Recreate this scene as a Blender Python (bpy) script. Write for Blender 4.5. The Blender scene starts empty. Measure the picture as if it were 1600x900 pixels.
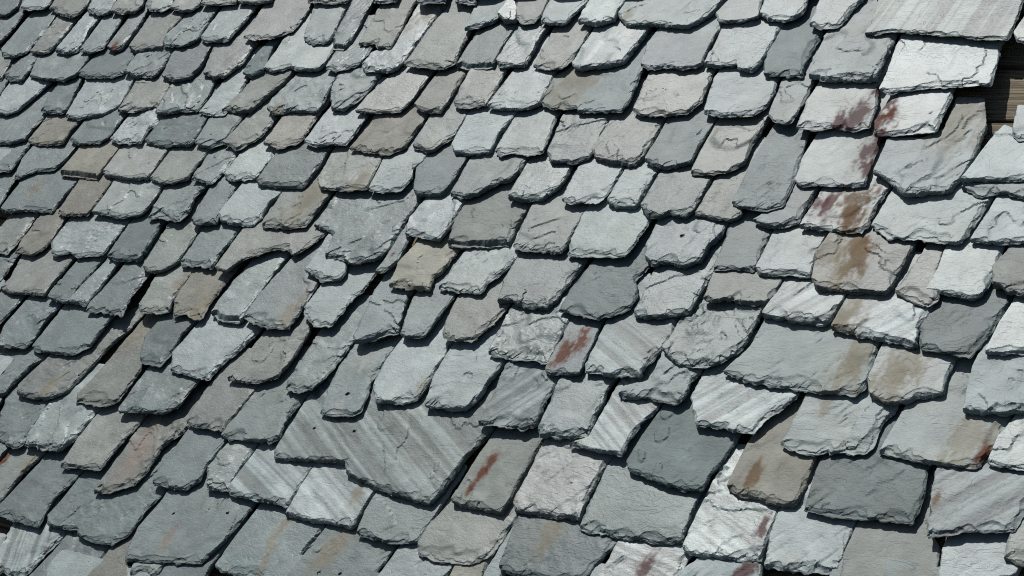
import bpy, math, random
import numpy as np
from mathutils import Matrix, Vector
from mathutils.geometry import delaunay_2d_cdt

sc = bpy.context.scene
col = sc.collection

# ------------------------------------------------------------------ camera
FPX = 2792.0                      # focal length in photograph pixels (1600 wide)
DIST = 5.3
PITCH = math.radians(45)
R = np.array([[0.788, -0.434, -0.437],      # roof axes (along eave, down slope, outward) seen from the camera
              [-0.075, -0.772, 0.631],
              [0.612, 0.465, 0.640]])
q_, r_ = np.linalg.qr(R)
R = q_ * np.sign(np.diag(r_))
cp, sp = math.cos(PITCH), math.sin(PITCH)
W = np.array([[1, 0, 0], [0, -cp, -sp], [0, -sp, cp]]).T   # roof axes in the world
CW = W @ R.T                                                # camera axes in the world
BASE_Z = 5.5                                                # height of the seen part of the roof above the ground
ORG = np.array([0, 0, BASE_Z])
cam_d = bpy.data.cameras.new('camera')
cam = bpy.data.objects.new('camera', cam_d)
col.objects.link(cam)
m = Matrix([[CW[i][j] for j in range(3)] + [0] for i in range(3)] + [[0, 0, 0, 1]])
CPOS = ORG + CW @ np.array([0, 0, DIST])
m.translation = Vector(CPOS)
cam.matrix_world = m
cam_d.sensor_width = 36
cam_d.lens = 36 * FPX / 1600
cam_d.clip_end = 500
sc.camera = cam

# ------------------------------------------------------------------ light
sun_dir = W @ np.array([-0.415, -0.696, 0.585])
sun_dir /= np.linalg.norm(sun_dir)
el = math.asin(sun_dir[2])
az = math.atan2(sun_dir[0], sun_dir[1])
sun_d = bpy.data.lights.new('sun', 'SUN')
sun_d.energy = 4.7
sun_d.angle = math.radians(0.5)
sun_d.color = (1.0, 0.98, 0.95)
sun = bpy.data.objects.new('sun', sun_d)
col.objects.link(sun)
sun.rotation_euler = Vector(sun_dir).to_track_quat('Z', 'Y').to_euler()
sun.location = (0, 0, 20)
wd = bpy.data.worlds.new('World')
sc.world = wd
wd.use_nodes = True
nt = wd.node_tree
sky = nt.nodes.new('ShaderNodeTexSky')
sky.sky_type = 'NISHITA'
sky.sun_disc = False
sky.sun_elevation = el
sky.sun_rotation = az
sky.dust_density = 1.6
sky.ozone_density = 0.6
bg = nt.nodes['Background']
bg.inputs[1].default_value = 0.05
nt.links.new(sky.outputs[0], bg.inputs[0])
sc.view_settings.view_transform = 'Standard'
sc.view_settings.look = 'None'
sc.view_settings.gamma = 1
sc.view_settings.exposure = 0.0
sc.cycles.max_bounces = 5
sc.cycles.use_denoising = False
sc.cycles.filter_width = 1.05

# ------------------------------------------------------------------ helpers
def ray_to_roof(px, py, n0=0.0, k=0.0, v0=0.0, a=0.0, u0=0.0):
    """photo pixel -> roof coordinates on the plane n = n0 + k*(v-v0) + a*(u-u0)"""
    d = R.T @ np.array([px - 800, 450 - py, -FPX]) / FPX
    c = R.T @ np.array([0, 0, DIST])
    num = n0 + k * (c[1] - v0) + a * (c[0] - u0) - c[2]
    s = num / (d[2] - k * d[1] - a * d[0])
    return c + s * d

def project(p):
    q = R @ np.asarray(p) - np.array([0, 0, DIST])
    return 800 + FPX * q[0] / -q[2], 450 - FPX * q[1] / -q[2]

def hsh(ix, iy, s):
    n = (ix.astype(np.int64) * 374761393 + iy.astype(np.int64) * 668265263 + int(s) * 974634777) & 0xFFFFFFFF
    n = ((n ^ (n >> 13)) * 1274126177) & 0xFFFFFFFF
    n = n ^ (n >> 16)
    return (n & 0xFFFFFF) / float(0xFFFFFF)

def vn(x, y, s):
    """value noise 0..1"""
    x = np.asarray(x, float); y = np.asarray(y, float)
    ix = np.floor(x); iy = np.floor(y)
    fx = x - ix; fy = y - iy
    fx = fx * fx * (3 - 2 * fx); fy = fy * fy * (3 - 2 * fy)
    a = hsh(ix, iy, s); b = hsh(ix + 1, iy, s); c = hsh(ix, iy + 1, s); d = hsh(ix + 1, iy + 1, s)
    return (a * (1 - fx) + b * fx) * (1 - fy) + (c * (1 - fx) + d * fx) * fy

def fbm(x, y, s, o=3):
    t = 0; w = 0; a = 1
    for i in range(o):
        t = t + a * vn(x * 2 ** i + 17.3 * i, y * 2 ** i - 9.1 * i, s + i)
        w += a; a *= .5
    return t / w

def sstep(x, a, b):
    t = np.clip((x - a) / (b - a), 0, 1)
    return t * t * (3 - 2 * t)

def inside(P, X, Y):
    r = np.zeros(X.shape, bool)
    x1, y1 = P[:, 0], P[:, 1]
    x2, y2 = np.roll(x1, -1), np.roll(y1, -1)
    for a, b, c, d in zip(x1, y1, x2, y2):
        if b != d:
            r ^= ((b > Y) != (d > Y)) & (X < (c - a) * (Y - b) / (d - b) + a)
    return r

def edge_dist(P, X, Y):
    """distance to the outline and how much the nearest edge faces tail / right"""
    A = P; B = np.roll(P, -1, 0)
    D = B - A
    L2 = (D ** 2).sum(1) + 1e-12
    t = ((X[:, None] - A[None, :, 0]) * D[None, :, 0] + (Y[:, None] - A[None, :, 1]) * D[None, :, 1]) / L2
    t = np.clip(t, 0, 1)
    dx = X[:, None] - A[None, :, 0] - t * D[None, :, 0]
    dy = Y[:, None] - A[None, :, 1] - t * D[None, :, 1]
    d = np.hypot(dx, dy)
    i = d.argmin(1)
    return d[np.arange(len(X)), i], i

# ------------------------------------------------------------------ materials
def slate_material():
    mt = bpy.data.materials.new('slate_stone')
    mt.use_nodes = True
    N = mt.node_tree.nodes; Lk = mt.node_tree.links
    b = N['Principled BSDF']
    def nd(t, **kw):
        n = N.new(t)
        for k, v in kw.items():
            setattr(n, k, v)
        return n
    def mth(op, a, c=None, clamp=False):
        n = nd('ShaderNodeMath', operation=op, use_clamp=clamp)
        for i, x in enumerate((a, c)):
            if x is None: continue
            if isinstance(x, (int, float)): n.inputs[i].default_value = x
            else: Lk.new(x, n.inputs[i])
        return n.outputs[0]
    tc = nd('ShaderNodeTexCoord')
    oi = nd('ShaderNodeObjectInfo')
    off = nd('ShaderNodeVectorMath', operation='SCALE'); off.inputs[0].default_value = (37, 21, 13)
    Lk.new(oi.outputs['Random'], off.inputs['Scale'])
    add = nd('ShaderNodeVectorMath', operation='ADD')
    Lk.new(tc.outputs['Object'], add.inputs[0]); Lk.new(off.outputs[0], add.inputs[1])
    rot = nd('ShaderNodeMapping'); rot.vector_type = 'POINT'
    Lk.new(add.outputs[0], rot.inputs['Vector'])
    rr = nd('ShaderNodeCombineXYZ'); Lk.new(mth('MULTIPLY', oi.outputs['Random'], 3.0), rr.inputs['Z'])
    Lk.new(rr.outputs[0], rot.inputs['Rotation'])
    rot.inputs['Scale'].default_value = (1, 2.2, 1.6)
    def noise(sc_, det, rough=.6, src=None, dist=0.0):
        n = nd('ShaderNodeTexNoise')
        n.inputs['Scale'].default_value = sc_; n.inputs['Detail'].default_value = det
        n.inputs['Roughness'].default_value = rough; n.inputs['Distortion'].default_value = dist
        Lk.new(src or add.outputs[0], n.inputs['Vector'])
        return n.outputs['Fac']
    grain = noise(210, 3, .8)
    mid = noise(60, 3, .55, rot.outputs[0], .6)
    low = noise(14, 3, .5)
    fl = noise(8, 3, .5, rot.outputs[0], .5)
    # cleavage terraces: sharp little ledges where the flake field crosses a level
    def ledge(src, lvl, w):
        mr = nd('ShaderNodeMapRange'); mr.interpolation_type = 'SMOOTHSTEP'
        Lk.new(src, mr.inputs['Value'])
        mr.inputs['From Min'].default_value = lvl - w; mr.inputs['From Max'].default_value = lvl + w
        return mr.outputs[0]
    lv = mth('ADD', mth('MULTIPLY', oi.outputs['Random'], .10), .40)
    l1 = ledge(mth('SUBTRACT', fl, lv), 0.0, .006); l2 = ledge(mth('SUBTRACT', fl, lv), .11, .006); l3 = ledge(mth('SUBTRACT', fl, lv), .2, .006)
    lmask = ledge(noise(5.5, 2, .5), .50, .10)
    led = mth('MULTIPLY', mth('ADD', mth('ADD', l1, mth('MULTIPLY', l2, .8)), l3), lmask)
    rip = nd('ShaderNodeMapping'); rip.inputs['Scale'].default_value = (.22, 1, 1)
    Lk.new(rot.outputs[0], rip.inputs['Vector'])
    ripple = noise(60, 3, .5, rip.outputs[0], .3)
    # hairline crevices left where a layer has lifted
    cf = noise(8, 3, .5, rot.outputs[0], .3)
    cm = ledge(noise(13, 2, .5), .62, .05)
    line = mth('SUBTRACT', 1.0, ledge(mth('ABSOLUTE', mth('SUBTRACT', cf, .5)), .006, .006))
    crev = mth('MULTIPLY', line, cm)
    led = mth('SUBTRACT', led, mth('MULTIPLY', crev, .8))
    led = mth('ADD', led, mth('MULTIPLY', ripple, mth('MULTIPLY', oi.outputs['Random'], .42)))
    hgt = mth('ADD', mth('MULTIPLY', led, .0005),
              mth('ADD', mth('MULTIPLY', mid, .0010), mth('MULTIPLY', grain, mth('ADD', mth('MULTIPLY', oi.outputs['Random'], .0007), .0005))))
    bump = nd('ShaderNodeBump'); bump.inputs['Strength'].default_value = 0.85
    bump.inputs['Distance'].default_value = 1.0
    Lk.new(hgt, bump.inputs['Height'])
    Lk.new(bump.outputs[0], b.inputs['Normal'])
    at = nd('ShaderNodeVertexColor', layer_name='tint')
    # grain and dust in the stone colour
    f = mth('ADD', mth('ADD', mth('MULTIPLY', grain, .44), mth('MULTIPLY', mid, .50)), mth('MULTIPLY', low, .44))
    f = mth('ADD', f, .31)
    mul = nd('ShaderNodeVectorMath', operation='SCALE')
    Lk.new(at.outputs['Color'], mul.inputs[0]); Lk.new(f, mul.inputs['Scale'])
    Lk.new(mul.outputs[0], b.inputs['Base Color'])
    ro = mth('ADD', mth('ADD', mth('MULTIPLY', mid, .10), mth('MULTIPLY', oi.outputs['Random'], .10)), .43, True)
    Lk.new(ro, b.inputs['Roughness'])
    Lk.new(at.outputs['Alpha'], b.inputs['Specular IOR Level'])     # mica-bright slates shine, rusty patches do not
    return mt

def wood_material():
    mt = bpy.data.materials.new('weathered_board')
    mt.use_nodes = True
    N = mt.node_tree.nodes; Lk = mt.node_tree.links
    b = N['Principled BSDF']
    tc = N.new('ShaderNodeTexCoord'); mp = N.new('ShaderNodeMapping')
    mp.inputs['Scale'].default_value = (3, 90, 20)
    Lk.new(tc.outputs['Object'], mp.inputs['Vector'])
    n = N.new('ShaderNodeTexNoise'); n.inputs['Scale'].default_value = 2.2
    n.inputs['Detail'].default_value = 7; n.inputs['Roughness'].default_value = .7
    Lk.new(mp.outputs[0], n.inputs['Vector'])
    r = N.new('ShaderNodeValToRGB')
    r.color_ramp.elements[0].position = .36; r.color_ramp.elements[0].color = (.018, .015, .010, 1)
    r.color_ramp.elements[1].position = .62; r.color_ramp.elements[1].color = (.25, .205, .13, 1)
    Lk.new(n.outputs['Fac'], r.inputs[0]); Lk.new(r.outputs[0], b.inputs['Base Color'])
    bp = N.new('ShaderNodeBump'); bp.inputs['Distance'].default_value = .004
    Lk.new(n.outputs['Fac'], bp.inputs['Height']); Lk.new(bp.outputs[0], b.inputs['Normal'])
    b.inputs['Roughness'].default_value = .85
    return mt

SLATE = slate_material()
WOOD = wood_material()

# ------------------------------------------------------------------ the slate builder
TINT = {'g': (.120, .153, .152), 'd': (.098, .127, .127), 'q': (.152, .182, .178), 'l': (.196, .237, .234), 'w': (.218, .246, .238),
        'b': (.152, .173, .160), 't': (.170, .174, .150), 'y': (.212, .216, .176), 'z': (.196, .234, .230)}
STAIN = {'rust': (.105, .040, .024), 'tan': (.205, .185, .135), 'brown': (.125, .082, .046), 'purple': (.080, .042, .044),
         'pink': (.215, .182, .158), 'pale': (.27, .285, .265)}

GLOSS = {'q': .34, 'g': .38, 'd': .20, 'l': .45, 'w': .42, 'b': .34, 't': .22, 'y': .18, 'z': .48}

def build_mesh(P, seed, t, tint, gloss=.3, angle=None, facet=False, stains=(), holes=(), step=.0052, cheap=False):
    """P: outline (n,2) counter-clockwise, local x along the eave, y up the slope"""
    rs = np.random.RandomState(seed & 0x7FFFFFFF)
    # resample with broken, flaky outline
    n = len(P); Q = []
    for i in range(n):
        a = P[i]; b = P[(i + 1) % n]
        L = np.hypot(*(b - a)); k = max(1, int(L / (step * 1.05)))
        for j in range(k):
            Q.append(a + (b - a) * j / k)
    Q = np.array(Q)
    for _ in range(1):                                   # take the corners off a little
        Q = .25 * np.roll(Q, 1, 0) + .5 * Q + .25 * np.roll(Q, -1, 0)
    T = np.roll(Q, -1, 0) - np.roll(Q, 1, 0)
    T /= np.linalg.norm(T, axis=1)[:, None] + 1e-9
    NO = np.c_[T[:, 1], -T[:, 0]]
    s = np.arange(len(Q)) * step
    Wt = np.clip(.30 + .75 * (NO[:, 0] * .35 - NO[:, 1] * .9), .10, 1)     # tail and right side are the worked edges
    er = .15 + .95 * rs.rand() ** 1.2                          # some slates are cleanly cut, some badly broken
    o = er * (fbm(s / .045, s * 0, seed, 2) - .5) * .007 - er * np.abs(vn(s / .020, s * 0 + 3, seed + 5) - .5) * .013 + (vn(s / .006, s * 0 + 3, seed + 6) - .5) * .0022 + .0012
    notch = np.maximum(0, vn(s / .013, s * 0 + 7, seed + 9) - .74) * -.018 * er
    o = (o + notch) * (.4 + .6 * Wt)
    Q = Q + NO * o[:, None]
    nb = len(Q)
    # interior points
    mn = Q.min(0); mx = Q.max(0)
    gx, gy = np.meshgrid(np.arange(mn[0], mx[0], step), np.arange(mn[1], mx[1], step * .9))
    gx = gx + (np.arange(gx.shape[0]) % 2)[:, None] * step * .5
    gx = (gx + (rs.rand(*gx.shape) - .5) * step * .45).ravel()
    gy = (gy + (rs.rand(*gy.shape) - .5) * step * .45).ravel()
    ok = inside(Q, gx, gy); gx = gx[ok]; gy = gy[ok]
    if len(gx):
        d, _ = edge_dist(Q, gx, gy)
        ok = d > step * .55
        for hx, hy, hr in holes:
            ok &= np.hypot(gx - hx, gy - hy) > hr + .0016
        gx = gx[ok]; gy = gy[ok]
    if not cheap:
        s2 = step * .5
        fx, fy = np.meshgrid(np.arange(mn[0], mx[0], s2), np.arange(mn[1], mn[1] + (mx[1] - mn[1]) * .75, s2 * .9))
        fx = fx + (np.arange(fx.shape[0]) % 2)[:, None] * s2 * .5
        fx = (fx + (rs.rand(*fx.shape) - .5) * s2 * .45).ravel()
        fy = (fy + (rs.rand(*fy.shape) - .5) * s2 * .45).ravel()
        ok = inside(Q, fx, fy); fx = fx[ok]; fy = fy[ok]
        if len(fx):
            d, ei = edge_dist(Q, fx, fy)
            ok = (d > s2 * .6) & (d < .024 * Wt[ei])
            for hx, hy, hr in holes:
                ok &= np.hypot(fx - hx, fy - hy) > hr + .0016
            fx = fx[ok]; fy = fy[ok]
            d, ei = edge_dist(Q, gx, gy)
            ok = d >= .024 * Wt[ei]
            gx = np.concatenate([gx[ok], fx]); gy = np.concatenate([gy[ok], fy])
    pts = [Vector(p) for p in Q] 
    edges = [(i, (i + 1) % nb) for i in range(nb)]
    hrings = []
    for hx, hy, hr in holes:
        st = len(pts); hn = 12
        for j in range(hn):
            an = -2 * math.pi * j / hn
            rr = hr * (1 + .18 * math.sin(j * 2.7 + seed))
            pts.append(Vector((hx + rr * math.cos(an), hy + rr * math.sin(an))))
            edges.append((st + j, st + (j + 1) % hn))
        hrings.append(list(range(st, st + hn)))
    pts += [Vector((x, y)) for x, y in zip(gx, gy)]
    vo, eo, fo, ov, oe, of = delaunay_2d_cdt(pts, edges, [], 1, 1e-6)
    mp = {}
    for i, l in enumerate(ov):
        for k in l: mp[k] = i
    V2 = np.array([(v.x, v.y) for v in vo])
    X, Y = V2[:, 0], V2[:, 1]
    F = [tuple(f) for f in fo]
    if holes:
        keep = []
        for f in F:
            c = V2[list(f)].mean(0)
            if all(np.hypot(c[0] - hx, c[1] - hy) > hr * .8 for hx, hy, hr in holes): keep.append(f)
        F = keep
    # relief of the split face
    d, ei = edge_dist(Q, X, Y)
    w = Wt[ei]
    th = rs.rand() * 3.14
    ca, sa = math.cos(th), math.sin(th)
    xr, yr = X * ca + Y * sa, -X * sa + Y * ca
    h = (fbm(X / .12, Y / .12, seed + 20, 2) - .5) * .0045
    rough = .35 + 1.1 * rs.rand() ** 2
    h += (fbm(xr / .016, yr / .05, seed + 24, 3) - .5) * .0015 * rough
    dx_, dy_ = X * .5 + Y * .87, -X * .87 + Y * .5
    fk = fbm(dx_ / .06, dy_ / .011, seed + 27, 3)
    h -= .0016 * rough * sstep(fk, .60, .66) * sstep(fbm(X / .06, Y / .06, seed + 28, 2), .45, .65)
    Ff = fbm(xr / .16, yr / .07, seed + 30, 3)
    for thr, dep in ((.40, .0026), (.52, .0022), (.62, .0026)):
        thr += (rs.rand() - .5) * .06
        if rs.rand() < .74: continue
        msk = sstep(fbm(X / .10, Y / .10, seed + 36 + int(dep * 1e4), 2), .42, .60)
        h += dep * 1.15 * msk * sstep(Ff, thr - .003, thr + .003)
    for k, (ext, sc_, dep) in enumerate(((.036, .055, .0026), (.022, .032, .0030), (.010, .022, .0026))):
        e = d - w * ext * (.45 + .75 * er) * np.maximum(0, (fbm(X / sc_, Y / sc_, seed + 40 + k, 2) - .34) * 2.6) + .0015
        h -= dep * sstep(-e, 0, .0014) * (.5 + 1.0 * np.clip(-e / .02, 0, 1))
    tailw = np.clip(-NO[ei, 1] * 1.3, 0, 1)
    bw = w * (.0010 + .0065 * er * np.maximum(0, fbm(X / .04, Y / .04, seed + 50, 2) - .30) * 1.6)
    h -= np.maximum(0, bw - d) * 1.25
    if facet:
        t = .019
        bw = tailw * (.015 + .006 * fbm(X / .05, Y / .05, seed + 52, 2))
        h -= np.maximum(0, bw - d) * .95
    h = np.maximum(h, -.72 * t)
    if angle is not None:
        ra = angle
        p = -X * math.sin(ra) + Y * math.cos(ra); q = X * math.cos(ra) + Y * math.sin(ra)
        p = p + (fbm(q / .3, p / .3, seed + 61, 2) - .5) * .006
        band = (.55 * fbm(p / .021, q / .8, seed + 60, 4) + .45 * fbm(p / .007, q / .35, seed + 66, 2)) * .9 + .05 * vn(X / .02, Y / .02, seed + 68)
        h += (band - .5) * .0020
    # colour of the stone
    base = np.array(tint)[None, :] * np.ones((len(X), 1))
    mot = fbm(X / .07, Y / .07, seed + 70, 3)
    base *= (.79 + .42 * mot)[:, None]
    warm = np.clip((fbm(X / .09 + 5, Y / .09, seed + 75, 2) - .5) * 2.2, 0, 1)[:, None]
    base = base * (1 - .35 * warm) + .35 * warm * base * np.array([1.10, 1.01, .86])
    if angle is not None:
        base *= (.60 + .72 * sstep(band, .33, .62))[:, None]
    # dried mineral film, paler, on the flat parts
    film = sstep(fbm(X / .03, Y / .03, seed + 78, 3), .52, .66)[:, None]
    base = base * (1 + .12 * film)
    gl = np.full((len(X), 1), gloss)
    for kind, sx, sy, rad in stains:
        dd = np.hypot((X - sx) * (1 + .0), (Y - sy) * (.5 if kind != 'pale' else .9)) / rad
        dd = dd + (fbm(X / .018, Y / .05, seed + 80, 5) - .5) * 1.7
        dd = dd + (vn(X / .006, Y / .009, seed + 83) - .5) * .5
        mk = (.62 * (1 - sstep(dd, .5, 1.0)) + .38 * (1 - sstep(dd, .4, 1.6)))[:, None] * {'tan': .62, 'pink': .7, 'brown': .85, 'pale': .5}.get(kind, .9)
        base = base * (1 - mk) + mk * np.array(STAIN[kind])[None, :] * (.75 + .5 * mot)[:, None]
        if kind != 'pale': gl = gl * (1 - .95 * mk)
    base = np.hstack([base, gl])
    # stack of broken laminae round the edge
    bi = np.array([mp[i] for i in range(nb)])
    hb = h[bi]
    def nz(sc_, k): return vn(s / sc_, s * 0 + k, seed + 100 + k)
    o1 = (.0002 + .0012 * nz(.007, 1)) * (.4 + Wt)
    o2 = o1 + Wt * .0045 * (nz(.020, 2) - .55)
    o3 = o2 + Wt * .0050 * (nz(.014, 3) - .45)
    o4 = o3 + Wt * (.0022 * nz(.006, 4) - .0004)
    o5 = o4 - Wt * .0035 * nz(.01, 5)
    o6 = o5 + Wt * .0028 * nz(.012, 6)
    rings = [(.12, o1), (.34 , o2), (.42, o3), (.62, o4), (.68, o5), (1., o6)]
    if cheap: rings = [(.4, o3), (1., o4)]
    z = [h]; VX = [X]; VY = [Y]; C = [base]
    prev = bi; faces = F; cnt = len(X); ringface = 0
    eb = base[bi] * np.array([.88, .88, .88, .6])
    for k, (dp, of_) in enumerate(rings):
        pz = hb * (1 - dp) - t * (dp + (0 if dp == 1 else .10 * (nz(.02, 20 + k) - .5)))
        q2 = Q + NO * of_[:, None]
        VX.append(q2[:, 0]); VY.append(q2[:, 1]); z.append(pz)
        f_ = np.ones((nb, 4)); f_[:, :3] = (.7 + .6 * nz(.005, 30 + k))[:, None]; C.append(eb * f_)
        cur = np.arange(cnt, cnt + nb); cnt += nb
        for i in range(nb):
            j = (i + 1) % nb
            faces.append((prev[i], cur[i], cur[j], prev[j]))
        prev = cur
    faces.append(tuple(int(i) for i in prev[::-1]))
    for hr_ in hrings:
        ids = [mp[i] for i in hr_]
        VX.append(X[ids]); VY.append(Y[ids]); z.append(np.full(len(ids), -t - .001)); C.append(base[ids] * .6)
        nh = len(ids)
        for i in range(nh):
            j = (i + 1) % nh
            faces.append((ids[i], cnt + i, cnt + j, ids[j]))
        cnt += nh
    VX = np.concatenate(VX); VY = np.concatenate(VY); z = np.concatenate(z); C = np.concatenate(C)
    return np.c_[VX, VY, z], faces, C

def mesh_from(name, V, F, C, mat):
    me = bpy.data.meshes.new(name)
    me.from_pydata(V.tolist(), [], [tuple(int(i) for i in f) for f in F])
    ca = me.color_attributes.new('tint', 'FLOAT_COLOR', 'POINT')
    ca.data.foreach_set('color', np.clip(C, 0, 1).astype(np.float32).ravel())
    me.materials.append(mat)
    me.polygons.foreach_set('use_smooth', np.ones(len(me.polygons), bool))
    me.set_sharp_from_angle(angle=math.radians(24))
    me.update()
    return me

# ------------------------------------------------------------------ the roof as one thing
roof = bpy.data.objects.new('slate_roof', None)
col.objects.link(roof)
roof.location = ORG
roof.rotation_euler = (PITCH, 0, 0)
roof.empty_display_size = .5
roof['label'] = 'weathered roof slope laid with overlapping rough grey hand-split slates over wooden boards'
roof['category'] = 'roof'
roof['kind'] = 'thing'

def part(name, me, loc, label=None):
    o = bpy.data.objects.new(name, me)
    col.objects.link(o)
    o.parent = roof
    o.location = loc
    if label: o['label'] = label
    return o

K0 = .106          # fall of each slate relative to the deck
HT = .066          # height of a slate's tail above the deck

NAIL_HOLES = [(543, 616, .0062), (491, 670, .0034), (553, 674, .0036), (1066, 369, .0052), (271, 803, .0040),
              (356, 803, .0040), (498, 896, .0048), (531, 897, .0048), (330, 211, .0025), (539, 402, .003)]
LABELS = [(620, 705, 'very wide striped grey slate with pointed tail and two nail holes'),
          (1475, 30, 'largest slate at the top right, pale with diagonal streaks'),
          (1250, 565, 'wide pale slate with a tan band down its right end'),
          (570, 350, 'broad grey slate with a notched tail'),
          (540, 600, 'grey slate with a round nail hole and pale lichen patches'),
          (1070, 380, 'pale slate with one nail hole near its top'),
          (1350, 415, 'buff slate with a broad brown rust stain'),
          (895, 545, 'narrow grey slate with a red-brown rust streak'),
          (770, 740, 'grey slate with a long thin rust streak'),
          (1310, 325, 'white slate with purple and brown bands'),
          (1420, 185, 'cracked white slate with a dark red left end'),
          (1310, 165, 'rough whitish slate stained purple at its lower edge'),
          (940, 450, 'dark oval slate with rounded tail'),
          (1350, 770, 'thick chipped grey slate with broken flaky edges'),
          (290, 830, 'large smooth grey slate with two nail holes'),
          (660, 412, 'square yellowish slate with a curved ledge across it'),
          (215, 715, 'grey slate with a pinkish band down it'),
          (1205, 740, 'buff slate set in deep shade below its neighbours'),
          (1205, 260, 'long dark slate with a broken lower right edge'),
          (1455, 225, 'large rough pale slate with a tan upper end beside the bare boards')]

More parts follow.
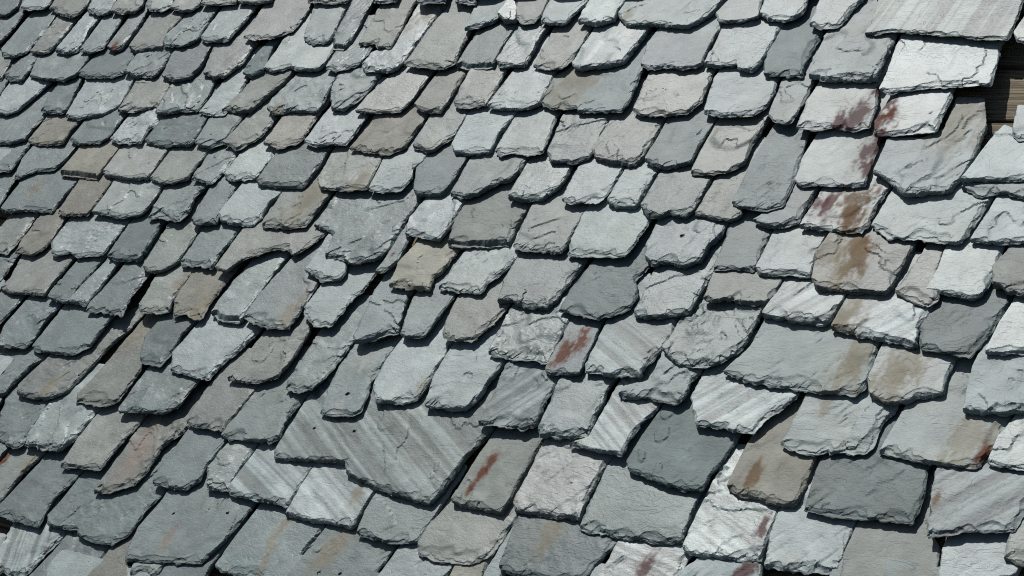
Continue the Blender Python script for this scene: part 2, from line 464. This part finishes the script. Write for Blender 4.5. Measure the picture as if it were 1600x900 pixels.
# outlines of the slates as measured on the photograph (origin of each block, then corner points in quarter pixels);
# each is carried onto its own tilted plane of the roof below
TRACE = """
T 0 0
g -60,-40 -80,90 40,92 110,40 130,-20
l 165,-30 125,45 170,60 270,50 310,20 335,-20
b 370,-40 305,50 370,85 440,100 490,75 540,30 570,-30
l 570,-20 540,70 600,85 670,80 690,65 725,0 730,-30
b 735,-10 690,70 760,80 840,70 890,30 905,-30
l 930,-40 905,20 935,60 1020,65 1060,40 1100,-20
b 1105,-20 1065,45 1140,70 1200,60 1245,25 1275,-30
b 1285,-40 1250,20 1350,25 1470,15 1490,-30
b 1500,-40 1485,10 1600,15 1690,0 1700,-40
g -100,50 -150,240 -110,280 -10,270 60,200 150,80 155,50
g 170,110 70,230 0,310 20,345 90,350 160,325 200,280 300,170 345,100
b 350,110 185,320 250,330 310,315 380,240 475,110
l 530,80 340,310 400,330 470,315 520,260 560,170 625,100
g 660,90 495,310 560,325 640,300 700,210 780,90
g 820,80 665,290 700,315 760,290 850,180 920,70 S rust 700,305 14
b 930,100 800,290 830,315 900,300 1010,290 1050,190 1140,100
g 1200,60 1030,230 1020,280 1130,290 1230,250 1300,150 1370,40
l 1400,30 1250,230 1280,255 1420,245 1480,180 1590,50
b -80,380 -130,480 5,490 60,400 65,380
g 140,360 15,470 60,500 130,500 180,440 240,350
g 240,350 185,470 260,490 400,500 470,470 550,370 560,350
d 600,340 480,460 540,480 700,480 760,460 840,340
g 850,340 770,450 850,480 960,480 1010,430 1060,340
g 1070,340 1005,470 1080,500 1180,480 1250,410 1310,300
b 1330,290 1265,450 1330,480 1400,470 1520,380 1570,300
d 1600,340 1510,450 1570,470 1640,440 1710,280
g -120,510 -160,590 -10,600 40,510
l 170,490 60,520 0,590 -60,680 30,710 100,690 220,590 310,510
g 360,510 245,690 310,700 390,705 430,660 515,490
l 540,490 405,720 480,735 640,710 740,660 840,500
b 850,500 730,690 820,700 900,680 990,660 1070,510
g 1080,510 965,700 1010,710 1130,690 1230,690 1300,600 1350,500
l 1400,500 1240,700 1290,720 1400,715 1450,650 1560,470
b 1590,480 1480,600 1385,690 1550,692 1610,640 1800,480
g -20,740 -100,850 -60,890 60,890 150,870 200,800 290,710
t 310,710 170,880 240,900 390,890 440,810 500,750
g 530,750 435,870 490,900 620,890 680,850 770,730
l 820,700 680,870 740,890 880,890 930,800 1010,740
d 1020,730 900,880 1010,910 1190,900 1240,830 1290,740
g 1310,740 1215,890 1300,920 1390,890 1450,810 1500,750
b 1520,750 1390,890 1480,930 1620,860 1740,720
T 400 0
b 60,0 -85,230 -20,250 100,235 230,190 300,110 345,40 330,0
l 360,30 290,240 350,265 440,255 480,215 555,60
gF 590,20 470,240 470,290 540,295 590,250 720,20
b 780,20 640,270 740,265 760,295 840,290 900,190 990,20
b 330,-60 320,8 450,15 565,10 600,-60
l 730,-60 720,5 780,10 870,0 900,-60
g 1000,-60 995,15 1100,12 1180,10 1200,-60
l 1230,-60 1245,10 1370,20 1390,-60
l 1000,40 870,270 720,320 655,400 680,438 850,438 910,390 1000,270 1110,120 1170,40 S tan 1050,100 25
b 1180,50 1080,180 920,400 1000,410 1170,425 1240,390 1290,280 1340,190 1400,30
g 1390,0 1350,70 1300,175 1380,165 1500,120 1560,60 1580,0
l 160,260 45,420 100,440 215,410 240,430 380,430 420,400 480,310 500,270
g 500,310 430,420 500,440 640,400 700,330 720,300
gF 1380,190 1245,400 1300,415 1430,410 1480,400 1530,300 1600,200
g 240,480 100,620 70,680 100,710 200,690 380,690 430,620 500,480 S tan 130,690 12
l 500,490 460,570 470,680 550,675 640,620 700,560 760,480
b 830,480 690,600 620,690 720,700 900,690 980,610 1090,460
b 1110,480 985,650 1040,690 1150,690 1190,640 1250,540 1305,460
b 1330,450 1225,640 1270,665 1430,655 1490,570 1550,450
l 1600,450 1440,660 1530,675 1700,670 1770,640 1820,550 1860,455
t 160,730 45,890 130,920 260,890 300,850 390,710
l 420,720 300,880 370,910 480,900 560,900 620,830 700,710
T 800 0
l -30,0 -90,90 -50,125 20,130 30,60 15,0
b 25,-40 20,100 60,145 140,135 180,90 230,-10
l 240,-20 175,125 220,140 330,140 370,90 465,10 480,-40
l 500,-40 410,130 500,145 560,145 640,120 660,60 740,-30
l 740,-40 650,80 710,148 860,140 930,150 1090,160 1170,120 1260,60 1350,-40 S tan 710,110 14
l 1370,-20 1270,80 1290,130 1440,125 1535,100 1550,40 1570,-30
l 1580,-20 1545,80 1600,110 1700,130 1780,100 1830,50 1850,-20
g 30,170 -100,370 -90,410 80,400 110,350 170,240 225,170
b 250,190 130,410 220,430 310,425 370,370 430,280 500,170
l 510,180 370,390 400,425 550,410 690,385 780,270 860,160
l 920,170 840,270 800,400 850,425 1000,410 1050,430 1180,400 1230,290 1310,160
l 1310,180 1200,400 1260,410 1400,400 1410,430 1500,430 1550,390 1600,310 1680,170
g 390,400 260,480 180,640 240,678 400,672 410,695 680,692 740,620 810,450 S tan 380,520 45
b 850,470 750,680 790,710 960,715 1080,700 1180,630 1230,520 1250,460
l 1260,490 1195,700 1290,720 1500,715 1590,660 1640,570 1660,490
T 1200 0
d 90,170 20,280 -30,390 -30,460 60,470 210,465 230,390 330,220
l 330,-30 255,150 340,170 430,165 470,130 520,60 600,-20
q55 700,-30 640,150 600,210 780,190 1170,215 1250,230 1500,240 1540,150 1590,10 1600,-30
l 350,235 300,340 245,480 330,490 510,500 680,490 730,370 780,250
l 800,280 740,460 690,560 760,575 950,545 1230,530 1390,520 1430,400 1450,290
l 1600,100 1535,200 1550,250 1640,260 1700,150
l 80,520 0,710 30,750 130,765 180,700 240,600 280,515
w 310,520 240,620 175,790 250,800 400,790 550,810 630,790 680,660 690,530 S purple 560,720 20 S purple 690,560 10 S purple 440,770 12
w 800,600 720,660 660,760 660,840 850,830 1050,810 1100,700 1155,570 S purple 690,760 24 S rust 720,740 12
T 0 180
g -40,210 -120,350 60,345 100,290 180,190
g 200,200 130,280 85,380 120,385 220,345 330,335 400,280 470,200
tF 490,210 370,350 380,360 600,385 650,320 725,215
w 740,220 640,350 660,370 800,390 920,385 990,290 1050,210
b 1070,210 935,390 1000,420 1090,415 1170,390 1230,300 1310,215
g 1320,215 1190,400 1250,405 1320,425 1380,370 1490,235
l 1500,240 1390,370 1430,400 1500,405 1600,390 1640,340 1710,240
g -80,400 -120,560 -20,580 20,520 90,400
g 120,420 0,580 30,600 150,590 320,600 380,520 490,400 S tan 220,460 14
t 490,410 355,600 400,625 540,620 600,550 690,420
l 700,420 640,510 575,600 650,610 740,635 880,615 910,590 1020,440
g 1030,450 915,640 1010,640 1050,650 1110,660 1180,600 1220,500 1300,440
g 1320,440 1190,650 1220,680 1350,670 1400,570 1480,440
l 1500,440 1365,610 1375,650 1440,670 1570,680 1620,640 1680,540 1740,500
b 40,650 -20,720 -90,850 40,865 70,830 140,750 215,640
t 240,640 130,790 90,855 110,850 200,870 260,840 310,790 410,640
l 440,640 320,790 320,860 350,870 440,855 480,880 640,870 700,790 780,690
d 800,680 660,880 720,900 860,900 920,820 1010,670
T 400 180
t 730,20 580,205 700,225 780,230 830,240 930,200 1060,10
b 1080,10 975,185 1060,220 1100,215 1240,120 1310,10
l 1320,0 1220,180 1240,220 1330,235 1460,220 1520,100 1590,30
g 120,240 0,410 30,435 290,440 370,340 400,310 450,220
b 480,220 380,400 400,450 560,460 690,450 740,350 800,240 S tan 640,420 20
l 810,250 695,460 770,475 900,465 970,390 980,330 1040,290 1080,240
g 1090,240 1000,330 980,460 1010,490 1150,485 1210,430 1320,260
g 1340,270 1210,490 1280,505 1370,500 1450,450 1600,390 1640,350 1680,300
b 150,500 30,680 50,690 200,700 300,690 350,630 470,480 S tan 330,530 35
g 500,490 355,690 480,735 430,870 540,900 580,925 740,900 830,840 930,660 1030,530
l 1050,530 960,640 925,740 1000,750 1140,780 1200,710 1280,570
bF 1310,540 1230,650 1185,790 1220,810 1440,810 1580,800 1620,700 1690,590
T 800 180
l 20,0 -110,220 -70,245 20,225 100,240 190,225 240,110 280,0
g 310,20 215,230 240,285 340,280 380,290 480,260 520,200 590,60
b 620,20 490,220 520,265 620,290 760,305 810,260 870,160 940,40
g 970,30 830,275 870,300 960,320 1120,290 1160,200 1250,60
b 1270,60 1170,230 1115,350 1200,360 1340,350 1450,290 1500,180 1590,40
g 100,290 20,420 -25,515 60,525 190,520 300,440 340,380 375,310
l 390,350 305,530 350,550 440,540 540,540 600,480 680,350
l 700,340 590,530 640,565 770,565 820,480 885,380
g 900,390 800,560 840,620 910,625 980,600 1010,615 1080,620 1140,580 1240,400
b 1260,420 1140,610 1250,640 1370,650 1430,620 1440,560 1450,420
d 1630,70 1500,280 1370,545 1430,575 1590,590 1690,560 1770,400 1850,120
b 110,590 0,810 30,830 150,840 310,860 350,800 400,700 440,630
l 450,600 360,780 340,870 430,880 700,880 760,810 860,660
T 1200 180
g 140,440 60,560 -100,650 -30,680 60,700 190,660 230,580 300,470
w 300,120 210,270 165,400 190,430 300,430 540,440 600,430 660,270 700,150 S purple 670,180 22 S purple 640,330 16
lX 1180,-115 1100,80 960,140 750,140 655,350 740,390 850,490 1130,465 1200,390 1290,250 1365,60 1350,-115 S tan 1240,0 40
lX 1560,-60 1525,110 1560,150 1700,140 1720,-60
lX 1480,60 1380,160 1205,400 1380,395 1700,400 1800,200
g 1260,400 1205,445 1320,500 1490,480 1620,515 1750,500 1800,400
w 340,460 190,700 350,710 430,720 580,730 630,680 690,540 750,470 S purple 310,560 12 S purple 380,560 14 S brown 540,560 26 S brown 530,640 22
l 760,490 640,690 750,760 1000,785 1200,795 1260,720 1380,550
l 1400,570 1260,780 1380,790 1560,790 1700,780 1800,560
T 0 350
b 1040,20 890,260 920,290 1010,290 1110,230 1240,40
g 1260,40 1120,230 1130,255 1320,265 1400,150 1480,50
b 1500,50 1340,270 1410,295 1500,225 1620,180 1700,150 1790,150 1830,190 1920,140 2030,60
g -60,210 -140,380 -40,390 0,360 50,280 110,190
b 140,190 60,340 0,400 60,430 200,430 270,440 330,360 430,240
g 470,240 310,430 290,460 420,490 480,400 630,230
l 660,230 490,400 420,480 530,500 600,420 720,260
g 740,290 560,490 530,545 620,545 760,570 820,450 930,310
b 960,340 860,500 870,545 980,555 1060,540 1080,460 1180,330 S tan 1160,340 18
t 1200,300 1080,480 1075,570 1160,555 1200,590 1260,590 1320,480 1440,330 1490,260 S tan 1240,540 18
lF 1540,270 1460,350 1310,550 1370,590 1490,600 1600,460 1790,200
g -60,480 -200,640 -10,620 50,560 110,490
g 150,490 20,640 -30,760 30,765 150,770 210,720 270,620 370,510
g 400,510 200,760 210,790 330,800 450,810 560,760 600,700 690,590
d 1000,590 900,700 870,850 900,870 1000,885 1060,820 1130,700 1220,610
T 400 350
g 220,210 0,460 -80,580 -20,620 60,645 200,650 260,570 290,520 400,350 S tan 180,590 18 S tan 300,450 8
l 440,80 360,200 300,290 380,320 400,345 520,340 555,300 560,250 600,200
g 900,60 800,220 745,290 790,295 880,230 945,110 S rust 855,190 3
y 1010,100 890,240 820,385 1080,405 1110,330 1160,290 1245,180
l 1290,180 1180,330 1130,395 1240,410 1400,430 1450,360 1600,245 1640,190
l 410,370 290,530 320,600 380,640 470,635 530,560 600,470 670,410
g 740,410 600,700 610,735 760,700 880,670 920,560 950,450
g 970,470 900,680 940,700 1050,695 1120,600 1240,440
b 1250,470 1180,600 1160,690 1200,720 1340,735 1400,680 1480,620 1560,530
T 800 350
g 40,190 -60,350 -95,480 -20,470 90,520 220,520 280,460 340,370 430,270
g 900,0 830,130 830,210 880,250 960,230 1060,262 1180,220 1230,130 1310,60
g 1350,20 1250,280 1400,275 1510,290 1540,230 1620,50
d 470,280 370,400 290,535 340,545 520,590 620,575 740,520 790,430 770,350 860,260
g 870,320 810,450 755,550 780,570 900,575 1110,550 1150,470 1250,310
b 1260,300 1190,460 1230,480 1340,470 1500,490 1590,480 1640,430 1680,370
g -20,540 -160,810 -50,840 100,850 210,870 280,760 360,600
g 1030,620 940,780 1000,850 1060,880 1200,890 1300,860 1400,800 1470,720 1560,560
T 1200 350
l 30,50 -80,270 -60,300 0,310 140,305 260,320 290,200 340,110
b 370,90 300,180 270,340 300,380 440,405 600,410 740,420 780,370 830,280 920,120 S brown 550,130 17 S brown 570,200 20 S brown 510,280 14 S tan 430,330 24 S tan 400,160 22
b 960,180 790,410 880,465 990,510 1060,470 1080,200
l 1100,170 1060,280 985,405 1090,425 1280,455 1340,430 1400,330 1450,180
b 1490,170 1400,260 1400,380 1470,400 1500,430 1600,440 1700,430 1720,150
z28 70,400 -40,540 -30,560 40,570 160,600 360,610 400,580 460,495
z28 480,480 390,640 560,690 740,720 930,755 935,650 1020,540 S tan 490,560 24 S tan 460,620 20
d 1070,460 1000,560 940,650 945,770 1060,790 1100,800 1250,830 1330,750 1400,660 1490,520
l 1520,500 1440,620 1355,795 1600,790 1700,790 1750,500
T 0 520
g 20,110 -120,330 -60,390 20,375 80,310 190,200 270,155
b 290,160 110,325 100,370 200,400 290,405 420,360 500,270 700,60 790,-10 S tan 310,330 14
b 820,0 480,385 470,430 600,455 700,440 750,400 820,310 880,220 900,160 S tan 860,10 22
g 920,230 740,470 735,490 850,490 1020,500 1120,450 1180,360 1230,310
l 1230,-60 1070,130 1060,230 1130,250 1200,270 1300,290 1380,200 1610,-10
g 40,390 -60,640 0,670 80,720 130,700 200,600 300,470
l 300,450 160,640 150,700 250,715 350,740 440,680 510,610 600,490
b 620,490 490,650 370,830 480,835 620,850 690,760 780,650 860,570
b 1270,370 1160,550 1200,580 1390,610 1560,400
T 400 520
b 10,50 -180,290 -100,300 0,310 130,270 220,170 330,0 335,-30
g -60,330 -220,640 -190,655 0,670 80,680 140,650 200,520 290,420
g 370,30 200,290 170,350 250,370 350,350 420,290 500,190 600,60
g 590,70 480,270 390,500 470,510 600,510 650,490 700,380 720,300 850,110 S pale 700,150 25 S pale 520,460 12
l 900,50 800,180 725,320 740,430 820,420 900,440 1000,410 1060,330 1130,210 1210,80 S tan 1030,340 10
l 1220,90 1110,280 1050,450 1140,460 1200,470 1310,470 1400,390 1450,300 1540,200
q-52 300,430 220,560 110,740 110,780 340,790 550,800 560,870 790,980 1080,1060 1200,920 1300,770 1470,600
T 800 520
q33 -40,210 -130,400 -220,560 -140,575 0,590 60,600 150,570 210,430 280,300
g 360,-70 200,230 230,250 420,250 560,-60 S rust 330,120 14 S rust 420,60 12
z-40 580,-60 450,200 450,240 620,260 800,270 830,200 940,100 1000,0 1010,-50
l 930,130 860,290 700,330 650,390 720,400 850,405 930,430 1010,430 1080,390 1110,300 1170,240
g 290,300 200,500 155,600 170,640 300,650 430,645 480,650 540,490 610,340
z-50 620,390 480,650 350,690 440,710 560,735 680,760 740,650 800,560 900,480
z30 1170,290 1115,400 1145,570 1290,590 1500,625 1600,530 1780,400
T 1200 520
l -40,-60 -110,80 -290,240 -160,290 0,320 200,350 540,385 600,330 640,230 690,60 S tan 560,130 22 S tan 480,260 22
l 700,100 620,290 630,370 700,410 730,430 840,420 920,390 1090,370 1110,290 1160,180 S tan 860,170 30 S tan 780,330 25
l 1290,190 1250,300 1210,480 1330,495 1420,500 1600,480 1700,470 1750,180
l 220,410 130,600 70,690 200,740 300,745 600,750 660,700 720,560 800,490 S tan 370,440 10
l 840,480 780,580 690,740 790,760 900,790 1060,820 1200,830 1300,840 1370,760 1450,620 1500,540 S tan 1260,650 32 S rust 1335,770 9
l 1540,520 1440,640 1370,800 1450,830 1600,850 1720,840 1760,520
T 0 675
b 30,110 -100,330 -160,470 -60,470 0,430 130,260 270,130 S rust 20,170 10 S tan 180,190 12
g 260,175 0,450 -60,520 0,520 80,545 235,590 280,510 330,420 470,290
b 870,-40 770,110 580,365 650,380 750,355 850,320 930,230 1010,90 1150,-10 S pink 890,60 22 S pink 860,170 22
g 480,300 380,430 290,520 290,570 400,600 470,600 500,650 600,690 700,695 800,640 900,500 1020,380
g 1160,0 1000,220 945,310 1050,340 1150,350 1250,290 1290,200 1390,80
l 1400,90 1290,220 1280,340 1340,355 1420,365 1450,300 1590,100
g 1030,400 860,600 780,760 780,790 870,800 1050,800 1250,815 1380,700 1500,560 1590,440 S pink 1050,660 14
z70 80,560 -60,830 -30,870 60,885 150,900 270,770 400,650
g 400,670 290,790 180,900 100,990 300,1000 480,980 560,870 640,770
t 660,760 560,880 480,1000 700,1010 800,900 780,800 800,720
l 830,830 800,880 830,890 860,868 900,866 940,895 975,890 1000,850
g 1020,850 930,980 1100,1010 1240,1000 1300,860
T 400 675
z-45 10,100 -100,240 -180,350 -170,385 0,420 100,430 190,460 260,350 350,220
g -10,500 -130,650 -260,830 -220,870 -100,885 0,905 160,915 230,840 300,730 420,600 S tan 100,700 12 S tan 30,850 10 S tan 185,570 10
z-50 350,230 250,380 175,510 330,540 600,585 650,500 730,380 S tan 620,380 12
g 770,350 680,500 625,630 760,665 860,690 1010,685 1090,560
b 1200,450 1070,570 1000,700 1010,750 1100,795 1320,825 1440,780 1530,680 1600,570
b 1500,-20 1340,230 1215,430 1290,455 1420,480 1530,500 1590,420 1640,300 1700,200 1780,60 S rust 1480,170 8 S rust 1410,260 7 S rust 1340,350 7
g 430,600 200,890 160,960 500,990 680,960 740,890 860,730 S tan 480,740 22
l 880,740 760,900 700,1000 1000,1020 1150,960 1230,840
t 1240,840 1200,920 1180,1000 1380,1000 1420,860
l 1430,870 1380,960 1500,980 1560,870
T 800 675
d 40,520 -30,690 -90,840 -60,860 0,880 60,900 200,930 430,940 500,850 560,780 660,680 S tan 230,640 16
w 180,90 90,280 0,430 10,490 130,500 300,520 420,545 450,440 530,290 580,210
g 600,200 520,350 415,590 430,610 560,635 680,660 800,660 900,680 1060,680 1090,590 1150,440
d 920,-130 810,20 715,180 725,230 850,280 960,320 1080,355 1190,360 1240,260 1320,170 1400,50
z-38 1180,450 1100,620 1065,710 1110,760 1270,770 1440,790 1550,790 1590,680 1620,600 1660,490 S purple 1570,600 12
z-25 660,680 600,800 530,900 500,980 800,1000 1030,980 1060,870 1110,780 S purple 820,860 14
l 1160,790 1040,880 1020,980 1300,1000 1550,990 1560,820 S purple 1480,850 16
T 1200 675
t -150,110 -210,220 -260,340 -200,380 -80,400 0,430 70,450 160,450 200,400 250,280 300,150 S brown -100,280 14
l 70,480 20,600 -10,720 -30,840 60,850 200,870 440,880 470,780 530,600
b 550,590 480,740 430,960 700,1000 1020,990 1060,860 1075,720 1000,600
d 300,230 260,360 225,480 300,500 380,520 520,530 700,545 900,570 940,480 980,380 1000,230
q28 1040,250 1000,480 980,650 1250,620 1540,605 1600,520 1750,300 S brown 1055,420 6
l 1085,735 1072,860 1050,960 1400,980 1560,880 1600,760
b 1490,680 1470,790 1600,820 1720,830 1740,650
"""

slates = []
ox = oy = 0
for line in TRACE.strip().splitlines():
    p = line.split()
    if p[0] == 'T':
        ox, oy = int(p[1]), int(p[2]); continue
    px = []; st = []; i = 1
    while i < len(p) and p[i] != 'S':
        a, b = p[i].split(','); px.append((ox + int(a) / 4, oy + int(b) / 4)); i += 1
    while i < len(p):
        a, b = p[i + 2].split(','); st.append((p[i + 1], ox + int(a) / 4, oy + int(b) / 4, int(p[i + 3]))); i += 4
    slates.append((p[0], px, st))

rec = []
for idx, (code, px, st) in enumerate(slates):
    rnd = random.Random(idx * 7 + 3)
    g0 = np.array([ray_to_roof(x, y, HT) for x, y in px])
    rec.append(dict(uc=g0[:, 0].mean(), vt=np.percentile(g0[:, 1], 80), k=K0 + rnd.uniform(-.006, .018), a=rnd.uniform(-.022, .022),
                    t=rnd.uniform(.0075, .0125) if rnd.random() < .82 else rnd.uniform(.0125, .017), n0=HT, X='X' in code))

def place(i):
    r = rec[i]
    arg = dict(n0=r['n0'], k=r['k'], v0=r['vt'], a=r['a'], u0=r['uc'])
    G = np.array([ray_to_roof(x, y, **arg) for x, y in slates[i][1]])
    if not r['X']:
        ext = max(.06, min(.20, .47 - (G[:, 1].max() - G[:, 1].min())))
        hd = np.array([G[0], G[-1]]); hd[:, 1] -= ext
        G = np.vstack([hd[:1], G, hd[1:]])
    r['G'] = G

def nat(r, u, v):
    return r['n0'] + r['k'] * (v - r['vt']) + r['a'] * (u - r['uc'])

# lay the slates from the eave upwards: each rests on the ones below it
order = sorted(range(len(slates)), key=lambda i: -rec[i]['vt'])
done = []
gs = np.linspace(0, 1, 15)
for i in order:
    r = rec[i]
    r['n0'] = .046
    for _ in range(2):
        place(i)
        G = r['G'][:, :2]
        mn = G.min(0); mx = G.max(0)
        uu, vv = np.meshgrid(mn[0] + gs * (mx[0] - mn[0]), mn[1] + gs * (mx[1] - mn[1]))
        uu = np.concatenate([uu.ravel(), G[:, 0]]); vv = np.concatenate([vv.ravel(), G[:, 1]])
        ok = inside(G, uu, vv); ok[-len(G):] = True
        uu = uu[ok]; vv = vv[ok]
        need = 0
        for j in done:
            q = rec[j]
            if q['vt'] < r['vt'] + .035: continue
            B = q['G'][:, :2]
            if (B.min(0) > mx).any() or (B.max(0) < mn).any(): continue
            s_ = inside(B, uu, vv)
            if s_.sum() < 3: continue
            dd = nat(q, uu[s_], vv[s_]) + .0012 - (nat(r, uu[s_], vv[s_]) - r['t'])
            need = max(need, np.percentile(dd, 90))
        r['n0'] += min(need, .06)
    place(i)
    done.append(i)
HTS = [r['n0'] for r in rec]
print('tail heights', np.percentile(HTS, [0, 10, 50, 90, 100]).round(3))

for idx, (code, px, st) in enumerate(slates):
    rnd = random.Random(idx * 7 + 4)
    seed = idx * 131 + 17
    r = rec[idx]
    uc, vt, k, a, n0, G, t = r['uc'], r['vt'], r['k'], r['a'], r['n0'], r['G'], r['t']
    arg = dict(n0=n0, k=k, v0=vt, a=a, u0=uc)
    # local frame of the slate: x along the eave, y up the slope, z out of its face
    c = G.mean(0); cn = n0 + k * (c[1] - vt) + a * (c[0] - uc)
    ex = np.array([1, 0, a]); ex /= np.linalg.norm(ex)
    ey = np.array([0, 1, -k]); ey = ey - ex * (ex @ ey); ey /= np.linalg.norm(ey)      # roof local (x, y = up slope, z)
    ez = np.cross(ex, ey)
    cl = np.array([c[0], -c[1], cn])
    M3 = np.array([ex, ey, ez]).T
    def loc(g):
        return (M3.T @ (np.array([g[0], -g[1], g[2]]) - cl))[:2]
    P = np.array([loc(g) for g in G])
    if np.sum(P[:, 0] * np.roll(P[:, 1], -1) - P[:, 1] * np.roll(P[:, 0], -1)) < 0: P = P[::-1]
    holes = []
    pxa = np.array(px)
    for hx, hy, hr in NAIL_HOLES:
        if inside(pxa, np.array([hx]), np.array([hy]))[0]:
            q = loc(ray_to_roof(hx, hy, **arg)); holes.append((q[0], q[1], hr))
    ss = []
    for kind, sx, sy, rad in st:
        q = loc(ray_to_roof(sx, sy, **arg)); ss.append((kind, q[0], q[1], rad / 480.))
    angle = None
    if code[0] in 'zq':
        ia = math.radians(float(code[1:].rstrip('XF')))
        mx_, my_ = pxa.mean(0)
        q1 = loc(ray_to_roof(mx_, my_, **arg)); q2 = loc(ray_to_roof(mx_ + 20 * math.cos(ia), my_ - 20 * math.sin(ia), **arg))
        angle = math.atan2(q2[1] - q1[1], q2[0] - q1[0])
    tint = np.array(TINT[code[0]]) * rnd.uniform(.86, 1.15) * np.array([rnd.uniform(.97, 1.03), 1, rnd.uniform(.97, 1.03)])
    V, F, C = build_mesh(P, seed, t, tint, GLOSS[code[0]] * rnd.uniform(.75, 1.25), angle, 'F' in code, ss, holes)
    me = mesh_from('slate', V, F, C, SLATE)
    lab = None
    for lx, ly, tx in LABELS:
        if inside(pxa, np.array([lx]), np.array([ly]))[0]: lab = tx
    o = part('slate', me, (0, 0, 0), lab)
    mm = Matrix([[M3[i][j] for j in range(3)] + [cl[i]] for i in range(3)] + [[0, 0, 0, 1]])
    o.matrix_local = mm

# slates beyond the edges of the photographed patch: rows carried on, joined
rnd = random.Random(5)
VV = []; FF = []; CC = []; cnt = 0
for r_i in range(-30, 26):
    v = r_i * .158 + .03
    u = -6.0 + rnd.uniform(0, .2)
    while u < 4.2:
        w_ = rnd.uniform(.16, .30)
        cor = [(u, v - .15), (u, v), (u + w_, v), (u + w_, v - .15)]
        pj = [project((a_, b_, HT)) for a_, b_ in cor]
        xs = [q[0] for q in pj]; ys = [q[1] for q in pj]
        out = max(xs) < -14 or min(xs) > 1614 or max(ys) < -14 or min(ys) > 914
        near = max(xs) > -700 and min(xs) < 2200 and max(ys) > -420 and min(ys) < 1300
        if out and near:
            P = np.array([(0, .15), (rnd.uniform(-.008, .008), rnd.uniform(-.14, -.11)), (w_ * .3, -.15 + rnd.uniform(-.008, .008)), (w_ * .8, -.15 + rnd.uniform(-.008, .008)),
                          (w_ - .006, rnd.uniform(-.13, -.10)), (w_ - .006, .15)])
            code = rnd.choice('ggglllbbtdw')
            V, F, C = build_mesh(P, 9000 + cnt, .013, np.array(TINT[code]) * rnd.uniform(.9, 1.1), GLOSS[code], step=.022, cheap=True)
            z = HT + V[:, 2] - K0 * (V[:, 1] + .15)
            V = np.c_[V[:, 0] + u, V[:, 1] - v + .15, z]
            VV.append(V); FF += [tuple(int(i) + cnt for i in f) for f in F]; CC.append(C); cnt += len(V)
        u += w_
me = mesh_from('slates_beyond', np.concatenate(VV), FF, np.concatenate(CC), SLATE)
o = part('slate_courses', me, (0, 0, 0)); o['kind'] = 'stuff'

# boards of the roof deck, seen bare beside the gap in the slates
rnd = random.Random(11)
v = -4.4
bi = 0
tv = ray_to_roof(1575, 100, -.01)[1]
v = tv - .205 * 18
while v < 3.6:
    wd_ = .2
    x0, x1 = -6.0, 4.4
    y1 = -(v + .004); y0 = -(v + wd_ - .003)
    zt = -.024 + rnd.uniform(-.003, .003); zb = -.05
    nx = 60
    V = []; F = []
    xs = np.linspace(x0, x1, nx)
    for x in xs:
        j1 = rnd.uniform(-.0015, .0015); j2 = rnd.uniform(-.0015, .0015)
        V += [(x, y0 + j1, zb), (x, y0 + j1, zt - .003), (x, y0 + j1 + .004, zt), (x, y1 + j2 - .004, zt), (x, y1 + j2, zt - .003), (x, y1 + j2, zb)]
    for i in range(nx - 1):
        for k_ in range(6):
            a_ = i * 6 + k_; b_ = i * 6 + (k_ + 1) % 6
            F.append((a_, a_ + 6, b_ + 6, b_))
    F.append((0, 1, 2, 3, 4, 5)); e = (nx - 1) * 6; F.append((e + 5, e + 4, e + 3, e + 2, e + 1, e))
    me = bpy.data.meshes.new('roof_board'); me.from_pydata(V, [], F); me.materials.append(WOOD); me.update()
    part('roof_board', me, (0, 0, 0))
    v += .205; bi += 1
